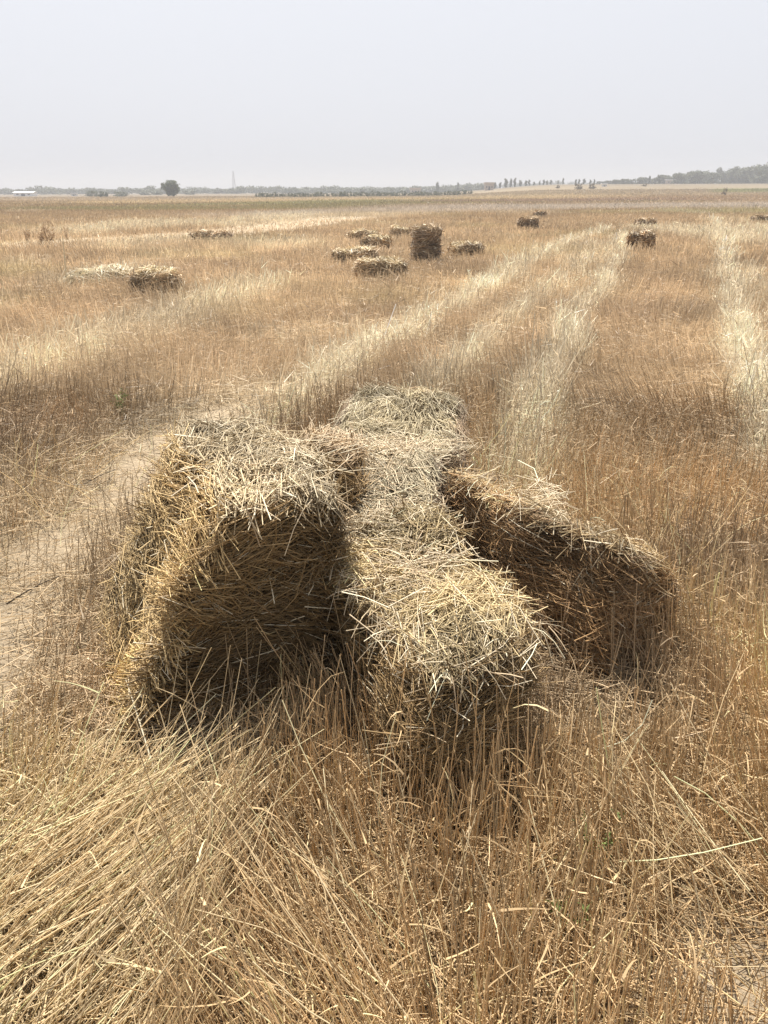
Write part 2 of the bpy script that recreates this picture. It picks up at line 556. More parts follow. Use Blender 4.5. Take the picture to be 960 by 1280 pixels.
# loose straw draped over the seams between the middle bales
def drape(n, seed):
    rng = np.random.default_rng(seed)
    B = Batch()
    spots = [((-.01, 2.50, .505), (.11, .08, .012), .4), ((.04, 3.34, .49), (.15, .10, .02), .30), ((-.04, 2.9, .54), (.08, .16, .02), .2),
             ((.18, 1.92, .42), (.09, .10, .015), .15), ((.10, 2.25, .48), (.09, .13, .015), .2), ((-.40, 2.40, .76), (.10, .14, .015), .12),
             ((.66, 2.92, .43), (.04, .10, .01), .05)]
    for (p, sd, share) in spots:
        k = int(n * share)
        X = np.array(p) + rng.normal(size=(k, 3)) * np.array(sd)
        an = rng.uniform(0, 6.283, k)
        ll = rng.uniform(.05, .19, k)
        d = np.stack([np.cos(an), np.sin(an), rng.normal(0, .22, k)], 1)
        b = X - d * ll[:, None] / 2
        col = mixc(np.broadcast_to(TAN, (k, 3)), PALEC, rng.random(k)) * np.clip(rng.normal(1, .2, k), .5, 1.3)[:, None]
        B.add(*stalks(b, b + d * ll[:, None], rng.normal(size=(k, 3)) * (ll * .06)[:, None], .0032 * rng.uniform(.6, 1.4, k), np.clip(col, .05, .83), 2, 3, .25))
    # strands hanging over the rims
    rims = [((-.19, 2.30, .47), (.13, 1.66, .40)), ((.13, 1.66, .40), (.46, 1.93, .42)), ((-.42, 1.97, .75), (-.14, 2.2, .68)), (Pt, Qt)]
    for a, b in rims:
        few = 0.2 if a[0] == -.42 else 0.5 if a[1] > 2.8 else 1
        a, b = np.array(a), np.array(b)
        k = int(n * .07 * few)
        e = b - a
        outw = np.array([e[1], -e[0], 0]) / math.hypot(e[0], e[1])
        t = rng.random(k)[:, None]
        X = a + e * t + outw * rng.uniform(-.09, .02, k)[:, None] + np.array([0, 0, 1]) * rng.uniform(-.01, .03, k)[:, None]
        d = outw * rng.uniform(.1, .7, k)[:, None] + e / np.linalg.norm(e) * rng.normal(0, .6, k)[:, None] + np.array([0, 0, 1.]) * rng.normal(-.7, .4, k)[:, None]
        d /= np.linalg.norm(d, axis=1, keepdims=True)
        ll = rng.uniform(.04, .13, k) * np.where(rng.random(k) < .12, 1.7, 1)
        col = mixc(np.broadcast_to(TAN, (k, 3)), PALEC, rng.random(k)) * np.clip(rng.normal(1, .2, k), .5, 1.3)[:, None]
        bend = np.array([0, 0, 1.]) * (ll * rng.uniform(0, .2, k))[:, None]
        B.add(*stalks(X, X + d * ll[:, None], bend, .0032 * rng.uniform(.6, 1.4, k), np.clip(col, .05, .83), 3, 3, .3))
    o = B.build('draped_straw', M_BSTRAW)
    tag(o, 'loose pale straw strewn over the tops and rims of the heaped bales', 'loose straw', kind='stuff')


drape(1500, 77)


def in_feet(x, y, shrink=0.9):
    inside = np.zeros(x.shape, bool)
    for Pf in FOOT:
        ctr = Pf.mean(0)
        Q = ctr + (Pf - ctr) * shrink
        area = 0
        for a, b in zip(Q, np.roll(Q, -1, 0)):
            area += a[0] * b[1] - a[1] * b[0]
        sg = 1 if area > 0 else -1
        ok = np.ones(x.shape, bool)
        for a, b in zip(Q, np.roll(Q, -1, 0)):
            ok &= sg * ((b[0] - a[0]) * (y - a[1]) - (b[1] - a[1]) * (x - a[0])) > 0
        inside |= ok
    return inside


# ------------------------------------------------------------------ ground
def ground_col(x, y):
    pale, bare = field(x, y)
    d = np.hypot(x, y)
    litter = np.array([0.25, 0.18, 0.105])
    col = mixc(np.broadcast_to(litter, x.shape + (3,)), np.array([0.34, 0.275, 0.18]), pale)
    farc = np.array([0.195, 0.14, 0.085])  # shade among dense stubble is put into the far ground colour
    col = mixc(col, mixc(np.broadcast_to(farc, x.shape + (3,)), np.array([0.34, 0.275, 0.185]), pale * 0.7), sstep(25, 70, d))
    sand = np.array([0.42, 0.335, 0.23])
    col = mixc(col, sand, bare)
    # distant strips of other fields: colour bands laid on the ground
    bands = [  # pixel polyline on flat ground, half width px, colour, strength
        ([(-300, 258), (0, 257), (60, 256), (170, 257)], 2.0, (0.30, 0.22, 0.12), .7),
        ([(100, 262), (330, 262), (480, 255), (640, 253), (760, 252)], 1.8, (0.27, 0.245, 0.12), .7),
        ([(200, 254), (480, 250), (620, 249)], 1.6, (0.56, 0.44, 0.27), .8),
        ([(250, 258), (480, 252), (560, 251)], 1.0, (0.30, 0.29, 0.14), .6),
        ([(330, 271), (480, 266), (640, 261), (760, 260), (960, 259), (1200, 258)], 3.2, (0.52, 0.45, 0.37), .85),
        ([(640, 252), (720, 252), (800, 251)], 1.6, (0.36, 0.25, 0.18), .8),
        ([(600, 246), (760, 245), (900, 242)], 2.5, (0.44, 0.36, 0.24), .6),
        ([(880, 268), (960, 266), (1200, 266)], 2.0, (0.42, 0.38, 0.19), .6),
        ([(720, 268), (800, 267), (900, 268)], 1.2, (0.42, 0.38, 0.20), .5),
        ([(330, 275), (400, 272), (445, 271)], 2.2, (0.66, 0.55, 0.40), .9),
        ([(0, 250), (200, 250), (330, 249)], 1.5, (0.52, 0.42, 0.29), .7),
    ]
    for pts, hw, cc, s in bands:
        P = np.array([at(px, py)[:2] for px, py in pts])
        # half width grows with distance so that it stays a field strip of constant share of the distance
        q = dist_poly(x + 6 * (fbm2(x, y, 0.03, 71) - 0.5) * d / 60, y + 5 * (fbm2(x, y, 0.05, 73) - 0.5) * d / 60, P)
        w = np.maximum(hw * d * d / (H * 1060), 1e-3)
        col = mixc(col, np.array(cc) * 0.55, np.clip(s * np.exp(-(q / w) ** 4), 0, 1) * (d > 30))
    # far right green strip
    az_ = np.degrees(np.arctan2(x, y))
    green = sstep(20.5, 22, az_) * sstep(190, 205, y) * (1 - sstep(250, 265, y))
    col = mixc(col, np.array([0.16, 0.17, 0.06]), green * 0.6)
    col = col * (1 - 0.3 * sstep(180, 380, d))[:, None]
    patch = fbm2(x, y, 0.02, 81)
    col = col * (0.82 + 0.36 * patch * 1.0)[:, None]
    fine = fbm2(x, y, 0.9, 83)
    col = col * (0.85 + 0.3 * fine)[:, None]
    return col


def build_ground():
    az = np.concatenate([np.arange(-180, -42, 4.0), np.arange(-42, 42.01, 0.16), np.arange(46, 180, 4.0)])
    rr = np.concatenate([[0.0], np.geomspace(0.25, 2400, 700)])
    A, Rr = np.meshgrid(np.radians(az), rr, indexing='ij')
    X, Y = np.sin(A) * Rr, np.cos(A) * Rr
    x, y = X.ravel(), Y.ravel()
    z = relief(x, y)
    V = np.stack([x, y, z], 1)
    na, nr = len(az), len(rr)
    i, j = np.meshgrid(np.arange(na), np.arange(nr - 1), indexing='ij')
    i2 = (i + 1) % na
    Q = np.stack([i * nr + j, i2 * nr + j, i2 * nr + j + 1, i * nr + j + 1], -1).reshape(-1, 4)[:, ::-1]
    col = ground_col(x, y)
    m, nt, out = mat_new('field_soil')
    L = nt.links.new
    a = nt.nodes.new('ShaderNodeAttribute')
    a.attribute_name = 'tint'
    tc = nt.nodes.new('ShaderNodeTexCoord')
    n1 = nt.nodes.new('ShaderNodeTexNoise')
    n1.inputs['Scale'].default_value = 22
    n1.inputs['Detail'].default_value = 8
    n1.inputs['Roughness'].default_value = 0.7
    n2 = nt.nodes.new('ShaderNodeTexNoise')
    n2.inputs['Scale'].default_value = 1.7
    n2.inputs['Detail'].default_value = 10
    n2.inputs['Roughness'].default_value = 0.75
    L(tc.outputs['Object'], n1.inputs['Vector'])
    L(tc.outputs['Object'], n2.inputs['Vector'])
    r1 = nt.nodes.new('ShaderNodeMapRange')
    r1.inputs[1].default_value, r1.inputs[2].default_value = 0.25, 0.75
    r1.inputs[3].default_value, r1.inputs[4].default_value = 0.72, 1.22
    L(n1.outputs['Fac'], r1.inputs[0])
    r2 = nt.nodes.new('ShaderNodeMapRange')
    r2.inputs[1].default_value, r2.inputs[2].default_value = 0.25, 0.75
    r2.inputs[3].default_value, r2.inputs[4].default_value = 0.78, 1.2
    L(n2.outputs['Fac'], r2.inputs[0])
    mu = nt.nodes.new('ShaderNodeMath')
    mu.operation = 'MULTIPLY'
    L(r1.outputs[0], mu.inputs[0])
    L(r2.outputs[0], mu.inputs[1])
    mx = nt.nodes.new('ShaderNodeVectorMath')
    mx.operation = 'SCALE'
    L(a.outputs['Color'], mx.inputs[0])
    L(mu.outputs[0], mx.inputs['Scale'])
    b = nt.nodes.new('ShaderNodeBsdfPrincipled')
    b.inputs['Roughness'].default_value = 0.95
    b.inputs['Specular IOR Level'].default_value = 0.1
    L(mx.outputs[0], b.inputs['Base Color'])
    bp = nt.nodes.new('ShaderNodeBump')
    bp.inputs['Strength'].default_value = 0.9
    bp.inputs['Distance'].default_value = 0.05
    L(n1.outputs['Fac'], bp.inputs['Height'])
    L(bp.outputs[0], b.inputs['Normal'])
    L(b.outputs[0], out.inputs['Surface'])
    o = np_mesh('ground', V, [Q], m, None, col, True)
    tag(o, kind='structure')


build_ground()

# ------------------------------------------------------------------ stubble
CTRL = [  # (photo px, py, lean direction x, y, lean degrees, length factor, radius m)
    (40, 1130, .80, .60, 62, 1.25, .2), (150, 1110, .75, .65, 55, 1.1, .15), (130, 1240, .7, .7, 48, 1.15, .18),
    (30, 1250, .8, .6, 55, 1.2, .2), (250, 1130, -.3, .6, 40, 1.1, .15), (340, 1200, -.75, .45, 34, 1.05, .14), (430, 1250, -.8, .4, 46, 1.15, .16),
    (300, 1270, -.5, .6, 45, 1.2, .14), (500, 1180, -.6, .5, 24, 1.0, .14),
    (330, 990, .1, .3, 8, .9, .14), (230, 935, .1, .2, 15, .42, .17), (150, 950, .2, .2, 20, .35, .14), (100, 880, .1, .2, 15, .5, .12), (300, 955, .1, .2, 12, .6, .12), (690, 920, .1, .2, 10, .5, .16), (775, 900, .1, .2, 10, .5, .16), (330, 920, .1, .2, 8, .75, .14), (480, 960, 0, .2, 6, 1.0, .2), (560, 1050, .1, .2, 10, 1.0, .2), (700, 1050, 0, .3, 10, 1.05, .25),
    (880, 1120, -.5, .4, 34, 1.1, .2), (780, 920, .1, .2, 12, 1.0, .25), (230, 1010, .5, .3, 50, .7, .12),
    (60, 930, .2, .3, 18, .9, .2), (60, 820, .3, .4, 30, .9, .25), (900, 760, -.2, .2, 10, 1.05, .4), (760, 640, -.2, .3, 14, 1.05, .3),
    (650, 1230, .2, .4, 22, 1.05, .2), (800, 1240, .3, .4, 22, 1.0, .2),
]
CTRL = [(at(a, b, 0.1)[:2], c([dx, dy]) / math.hypot(dx, dy), ln, lf, r) for a, b, dx, dy, ln, lf, r in CTRL]


def lean_field(x, y):
    """lean vector (tan of lean) and length factor"""
    ang = fbm2(x, y, 0.7, 91) * 9.0
    amt = 0.16 + 0.5 * sstep(0.45, 0.75, fbm2(x, y, 1.1, 93))
    lx, ly = np.cos(ang) * amt, np.sin(ang) * amt + 0.04
    lf = np.ones_like(x)
    near = np.hypot(x, y) < 5
    xs, ys = x[near], y[near]
    wx, wy, wf, wt = lx[near] * 0.35, ly[near] * 0.35, np.full(xs.shape, 0.35), np.full(xs.shape, 0.35)
    for P, dr, ln, f, r in CTRL:
        w = 3.0 * np.exp(-((xs - P[0]) ** 2 + (ys - P[1]) ** 2) / r ** 2)
        t = math.tan(rad(min(ln, 72)))
        wx, wy, wf, wt = wx + w * dr[0] * t, wy + w * dr[1] * t, wf + w * f, wt + w
    lx[near], ly[near], lf[near] = wx / wt, wy / wt, wf / wt
    return lx, ly, lf


def sample_wedge(y0, y1, dens, ww=0.58, w0=1.5):
    area = (y1 - y0) * 2 * w0 + ww * (y1 ** 2 - y0 ** 2)
    n = int(area * dens)
    y = y0 + (y1 - y0) * R.random(int(n * 1.5) + 10)
    wmax = w0 + ww * y1
    x = (R.random(len(y)) * 2 - 1) * wmax
    k = np.abs(x) < w0 + ww * y
    x, y = x[k][:n], y[k][:n]
    return x, y


def stem_color(x, y, pale, n):
    big = fbm2(x, y, 0.8, 101)
    col = mixc(np.broadcast_to(BROWN, (n, 3)), TAN, np.clip(big * 1.6 - 0.3, 0, 1))
    col = mixc(col, OLIVE, 0.3 * sstep(0.55, 0.75, fbm2(x, y, 0.25, 103)))
    d = np.hypot(x, y)
    col = mixc(col, np.array([0.74, 0.54, 0.30]), 0.85 * sstep(0.28, 0.52, fbm2(x, y, 1.4, 107)) * (1 - sstep(2.5, 6, d)) * sstep(-.55, -.2, x))
    col = mixc(col, np.array([0.85, 0.67, 0.40]), 0.9 * (1 - sstep(-.55, -.25, x)) * (1 - sstep(1.7, 2.0, y)))
    col = mixc(col, mixc(np.broadcast_to(np.array([.74, .60, .385]), col.shape), PALEC, sstep(3, 6, d)), np.clip(pale * R.uniform(0.6, 1.2, n), 0, 1))
    col = col * (0.70 + 0.6 * fbm2(x, y, 0.22, 131))[:, None] * (0.66 + 0.68 * noise2(x, y, 1.3, 137) + 0.16 * (1 - sstep(3, 6, d)))[:, None]
    col = col * np.clip(R.normal(1, 0.2, n), 0.5, 1.6)[:, None]
    return np.clip(col, 0.03, 0.82)


CLEAR = [(220, 945, .24, .85), (130, 930, .16, .7), (330, 900, .15, .5), (690, 910, .16, .6), (775, 890, .17, .65), (90, 860, .12, .5)]   # trampled spots at the foot of the bales
CLEAR = [(*at(a, b)[:2], r, f) for a, b, r, f in CLEAR] + [(0.62, 2.15, .16, .6)]


def clearing(x, y):
    k = np.ones_like(x)
    for a, b, r, f in CLEAR:
        k = k * (1 - f * np.exp(-((x - a) ** 2 + (y - b) ** 2) / r ** 2))
    return k


edges = [0.3, 1.2, 2.2, 3.2, 4.4, 6, 8, 11, 15, 20, 27, 36, 48, 64, 85, 115, 165, 240]
near_b, far_b = Batch(), Batch()
for y0, y1 in zip(edges[:-1], edges[1:]):
    ym = (y0 + y1) / 2
    dens = (4200 if ym < 2 else 2700 if ym < 3.3 else 1400) * min(1.0, (4.0 / ym) ** 1.12) * (1.0 if ym < 100 else 0.35)
    x, y = sample_wedge(y0, y1, dens, w0=1.5 + (1.0 if ym > 8 else 0))
    pale, bare = field(x, y)
    rows = 0.5 + 0.5 * np.sin((x * ROWDIR[1] - y * ROWDIR[0]) * 2 * math.pi / 0.15)
    clump = fbm2(x, y, 2.6, 111)
    dprob = (1 - 0.93 * bare) * np.clip((-0.25 + 2.3 * clump) if ym < 6 else (0.2 + 1.6 * clump), 0.06, 1) * (0.45 + 0.55 * rows if ym < 6 else 1.0)
    trk = np.exp(-(dist_poly(x, y, TRACK) / 0.5) ** 2)
    dprob = dprob * (1 - 0.45 * trk)
    dprob = dprob * clearing(x, y) * (1 - 0.2 * (1 - sstep(-.6, -.3, x)) * (1 - sstep(1.6, 1.9, y)))
    k = (R.random(len(x)) < dprob) & ~in_feet(x, y, 0.93)
    x, y, pale, bare, trk = x[k], y[k], pale[k], bare[k], trk[k]
    n = len(x)
    lx, ly, lf = lean_field(x, y)
    flat = np.clip(pale * 1.1, 0, 1)
    sgn = 0.1 + 0.55 * noise2(x, y, 0.9, 117)
    lx = lx * (1 - flat) + flat * (ROWDIR[0] * sgn * 1.6 + R.normal(0, .35, n))
    ly = ly * (1 - flat) + flat * (ROWDIR[1] * sgn * 1.6 + R.normal(0, .35, n))
    sp_ = 0.13 + 0.22 * np.clip(np.hypot(lx, ly) - .4, 0, 1)
    lx = lx + R.normal(0, 1, n) * sp_
    ly = ly + R.normal(0, 1, n) * sp_
    stray = R.random(n) < 0.05
    lx = np.where(stray, lx + R.normal(0, 0.7, n), lx)
    ly = np.where(stray, ly + R.normal(0, 0.7, n), ly)
    hh = np.clip(R.normal(0.225, 0.075, n), 0.05, 0.42) * (0.72 + 0.55 * fbm2(x, y, 0.6, 119)) * (1 - 0.5 * bare) * (1 - 0.4 * trk) * (1 - 0.22 * sstep(4.5, 9, np.hypot(x, y))) * lf
    hh = np.where(R.random(n) < 0.10, hh * 1.4, hh) * (1 + 0.3 * flat)
    dirn = np.stack([lx, ly, np.ones(n)], 1)
    dirn /= np.linalg.norm(dirn, axis=1, keepdims=True)
    base = np.stack([x, y, relief(x, y) - 0.01], 1)
    tip = base + dirn * hh[:, None]
    tip[:, 2] = np.maximum(tip[:, 2], base[:, 2] + 0.03)
    bend = R.normal(size=(n, 3)) * (hh * 0.035)[:, None]
    d = np.hypot(x, y)
    w = 0.0029 * np.maximum(1, (d / 4.0)) ** 0.82 * R.uniform(0.65, 1.4, n) * (1 + 0.4 * flat) * (1.0 if ym < 100 else 2.2)
    col = stem_color(x, y, pale, n)
    if ym > 30:
        col = mixc(col, ground_col(x, y) * 1.6 * R.normal(1, .18, n)[:, None], sstep(30, 80, d))
        col = np.clip(col, .03, .8)
    near = ym < 6
    B = near_b if near else far_b
    B.add(*stalks(base, tip, bend, w, col, 2 if near else 1, 3 if near else 2, 0.3))
    # dry leaf blades hanging off the stems
    m = R.random(n) < (0.5 if ym < 12 else 0.35)
    nb = int(m.sum())
    t = R.uniform(0.25, 0.95, nb)[:, None]
    lb = base[m] + (tip[m] - base[m]) * t
    ang = R.uniform(0, 2 * math.pi, nb)
    ll = 0.025 + 0.11 * R.random(nb) ** 1.7 * (1 if near else 1.3)
    ld = np.stack([np.cos(ang), np.sin(ang), R.uniform(-0.7, 1.0, nb)], 1) * ll[:, None]
    lbend = np.stack([np.zeros(nb), np.zeros(nb), ll * R.normal(0.04, 0.14, nb)], 1)
    B.add(*stalks(lb, lb + ld, lbend, w[m] * R.uniform(0.8, 1.7, nb), np.clip(col[m] * R.uniform(0.8, 1.25, nb)[:, None], .03, .82), 3 if near else 1, 2, 0.75))
    # loose cut straw lying between the stems
    if ym < 20:
        x, y = sample_wedge(y0, y1, dens * 0.9)
        pale, bare = field(x, y)
        k = (R.random(len(x)) < (1 - 0.8 * bare)) & ~in_feet(x, y, 0.9)
        x, y, pale = x[k], y[k], pale[k]
        n = len(x)
        ang = R.uniform(0, 2 * math.pi, n)
        ll = R.uniform(0.05, 0.24, n)
        z0 = relief(x, y) + 0.004 + R.random(n) ** 2.2 * 0.11
        dz = R.normal(0, 0.12, n)
        dr = np.stack([np.cos(ang), np.sin(ang), dz], 1)
        base = np.stack([x, y, z0], 1)
        tip = base + dr * ll[:, None]
        tip[:, 2] = np.maximum(tip[:, 2], relief(tip[:, 0], tip[:, 1]) + 0.004)
        d = np.hypot(x, y)
        w = 0.0032 * np.maximum(1, d / 4.0) ** 0.82 * R.uniform(0.5, 1.3, n)
        col = np.clip(stem_color(x, y, np.clip(pale + 0.12, 0, 1), n), .03, .82)
        B.add(*stalks(base, tip, R.normal(size=(n, 3)) * (ll * .05)[:, None], w, col, 2 if near else 1, 3 if near else 2, 0.2))
o = near_b.build('stubble', M_STRAW)
tag(o, 'dense standing golden brown straw stubble around the heap of bales', 'stubble', kind='stuff')
o = far_b.build('field_stubble', M_STRAW)
tag(o, 'brown cut stubble with pale flattened swaths spreading away to the horizon', 'stubble', kind='stuff')

# long straws thrown across the foreground and round the heap
lb = Batch()
n = 750
ctr = np.array([at(px, py)[:2] for px, py in [(120, 1120), (60, 1200), (400, 1230), (880, 1120), (880, 1100), (840, 760), (820, 690), (60, 640), (720, 660), (500, 1180)]])
sd = np.array([.18, .15, .15, .12, .2, .14, .16, .35, .14, .2])
ki = R.choice(len(ctr), n, p=np.array([5, 4, 1, 1, 1, 1, 1, 2, 1, 1.]) / 18)
xy = ctr[ki] + R.normal(size=(n, 2)) * sd[ki][:, None]
kk = ~in_feet(xy[:, 0], xy[:, 1], 1.0)
xy = xy[kk]
n = len(xy)
lx, ly, lf = lean_field(xy[:, 0], xy[:, 1])
dr = np.stack([lx, ly, np.full(n, .35)], 1) + R.normal(size=(n, 3)) * [.2, .2, .1]
dr /= np.linalg.norm(dr, axis=1, keepdims=True)
ll = R.uniform(.2, .42, n)
base = np.stack([xy[:, 0], xy[:, 1], relief(xy[:, 0], xy[:, 1]) + R.uniform(0, .15, n)], 1)
col = np.clip(mixc(np.broadcast_to(np.array([.68, .52, .30]), (n, 3)), np.array([.80, .67, .44]), R.random(n)) * R.normal(1, .15, n)[:, None], .05, .82)
lb.add(*stalks(base, base + dr * ll[:, None], R.normal(size=(n, 3)) * (ll * .04)[:, None], 0.0030 * R.uniform(.6, 1.4, n), col, 3, 3, .3))
o = lb.build('scattered_straw', M_STRAW)
tag(o, 'long pale straws thrown loosely over the stubble near the heap', 'loose straw', kind='stuff')


# ------------------------------------------------------------------ small plants and twigs
def weed(px, py, label, green, h, nst, seed, w=0.006, group=None, z=0.0, name='weed', cat='weed'):
    rng = np.random.default_rng(seed)
    p = at(px, py, z)
    p[2] = float(relief(np.array([p[0]]), np.array([p[1]]))[0])
    root = empty(name, p)
    tag(root, label, cat, group)
    st = Batch()
    lf = Batch()
    ang = rng.uniform(0, 6.283, nst)
    tl = rng.uniform(0.1, 0.5, nst)
    d = np.stack([np.cos(ang) * tl, np.sin(ang) * tl, np.ones(nst)], 1)
    d /= np.linalg.norm(d, axis=1, keepdims=True)
    L = h * rng.uniform(0.6, 1.05, nst)
    b = np.stack([rng.normal(0, h * .06, nst), rng.normal(0, h * .06, nst), np.full(nst, -0.01)], 1)
    t = b + d * L[:, None]
    sc = np.broadcast_to(np.array([0.16, 0.19, 0.07]) if green else np.array([0.25, 0.165, 0.09]), (nst, 3))
    st.add(*stalks(b, t, rng.normal(size=(nst, 3)) * (L * .06)[:, None], np.full(nst, w * .6), sc, 3, 3, .5))
    k = nst * 14
    si = rng.integers(0, nst, k)
    q = b[si] + (t - b)[si] * rng.uniform(.2, 1, k)[:, None]
    an = rng.uniform(0, 6.283, k)
    ll = h * rng.uniform(.08, .2, k)
    ld = np.stack([np.cos(an), np.sin(an), rng.uniform(-.1, .9, k)], 1) * ll[:, None]
    lc = (np.array([0.17, 0.22, 0.07]) if green else np.array([0.36, 0.25, 0.15])) * rng.uniform(.7, 1.3, k)[:, None]
    lf.add(*stalks(q, q + ld, np.stack([0 * ll, 0 * ll, ll * .15], 1), w * rng.uniform(1, 2.4, k), lc, 2, 2, .7))
    st.build('stem', M_STRAW, root)
    s = lf.build('foliage', M_LEAF, root)
    return root


weed(742, 1075, 'small green weed low in the stubble, broader and nearer the bales than its neighbour', True, .17, 7, 61, .005)
weed(712, 1165, 'thin green weed sprig in the stubble, nearest the camera side of the field', True, .15, 4, 62, .004)
weed(150, 520, 'olive green weed tuft in the brown stubble behind the tilted bale', True, .22, 7, 63, .006)
DW = 'dry weeds by the sandy path'
weed(34, 303, 'short dry brown weed beside the sandy path', False, .42, 7, 64, .014, DW)
weed(52, 305, 'spreading dry brown weed beside the sandy path, middle of the weed clump', False, .5, 9, 65, .014, DW)
weed(64, 305, 'tallest and darkest dry weed at the edge of the sandy path', False, .66, 9, 66, .016, DW)
weed(84, 300, 'thin pale brown weed standing apart beside the sandy path', False, .45, 6, 67, .012, DW)


def twig(px, py, ang, L, w, label, z=0.03, col=(0.05, 0.04, 0.03), tiltz=0.05):
    p = at(px, py, z)
    b = np.array([[0, 0, 0.0]])
    t = np.array([[math.cos(rad(ang)) * L, math.sin(rad(ang)) * L, tiltz]])
    V, Fq, T = stalks(b, t, np.array([[0, 0, L * .04]]), np.array([w]), np.array([col]), 5, 3, .4)
    V2, F2, T2 = stalks(t * .55, t * .55 + np.array([[L * .1, L * .13, .03]]), np.zeros((1, 3)), np.array([w * .6]), np.array([col]), 2, 3, .5)
    o = np_mesh('twig', np.concatenate([V, V2]), [Fq, F2 + len(V)], M_BARK if col[0] < .2 else M_STRAW, None, np.concatenate([T, T2]), True, p)
    tag(o, label, 'twig')


twig(8, 755, 42, .22, .008, 'thin black twig lying on the bare sandy track')
twig(105, 605, 35, .20, .007, 'dark twig half under straw where the sandy track meets the tilted bale', .04)
twig(268, 1028, -55, .12, .010, 'short dark stick poking from the straw below the tilted bale', .05)
twig(196, 975, 118, .34, .006, 'long bent pale stalk leaning against the dark end of the tilted bale', .06, (.78, .70, .52), .12)
twig(84, 358, 80, .1, .03, 'single pale stick standing up in the stubble by the loose heap', .0, (.7, .62, .45), .85)


# ------------------------------------------------------------------ trees
def crown_leaves(rng, lobes, n, leaf, cols):
    """many leaf-clump faces spread through the volume of several lobes"""
    V, Fq, T = [], [], []
    pts, cc = [], []
    vol = np.array([l[3] * l[4] * l[5] for l in lobes])
    pick = rng.choice(len(lobes), n, p=vol / vol.sum())
    L = np.array(lobes)[pick]
    u = rng.normal(size=(n, 3))
    u /= np.linalg.norm(u, axis=1, keepdims=True)
    rr_ = rng.random(n) ** 0.45
    p = L[:, :3] + u * rr_[:, None] * L[:, 3:6]
    keep = noise3(p, 1.1, 5) > 0.36
    p, u = p[keep], u[keep]
    n = len(p)
    a = rng.normal(size=(n, 3))
    a /= np.linalg.norm(a, axis=1, keepdims=True)
    b = np.cross(a, u + rng.normal(size=(n, 3)) * .5)
    b /= np.linalg.norm(b, axis=1, keepdims=True) + 1e-9
    s = leaf * rng.uniform(.6, 1.4, n)[:, None]
    V = np.stack([p - a * s, p + b * s * .6, p + a * s, p - b * s * .6], 1).reshape(-1, 3)
    Q = np.arange(4 * n).reshape(n, 4)
    k = np.clip(noise3(p, 1.3, 9) * 1.5 - .25 + rng.normal(0, .15, n), 0, 1)
    col = mixc(np.broadcast_to(cols[0], (n, 3)), cols[1], k)
    return V, Q, np.repeat(col, 4, axis=0)


def trunk_mesh(h, r, limbs, rng):
    B = Batch()
    B.add(*stalks(np.array([[0, 0, -.1]]), np.array([[0.02 * h, 0, h]]), np.array([[.03 * h, 0, 0]]), np.array([2 * r]), np.array([[.09, .07, .05]]), 4, 6, .5))
    for k in range(limbs):
        a = rng.uniform(0, 6.28)
        z0 = h * rng.uniform(.35, .9)
        B.add(*stalks(np.array([[0.02 * z0, 0, z0]]), np.array([[math.cos(a) * h * .5, math.sin(a) * h * .5, z0 + h * .5]]), np.array([[0, 0, -.04 * h]]),
                      np.array([r]), np.array([[.09, .07, .05]]), 3, 5, .6))
    return B


GREENS = [np.array([.05, .07, .035]), np.array([.12, .145, .075])]
DUSTY = [np.array([.07, .085, .05]), np.array([.16, .17, .105])]
DRY = [np.array([.10, .08, .05]), np.array([.20, .16, .10])]


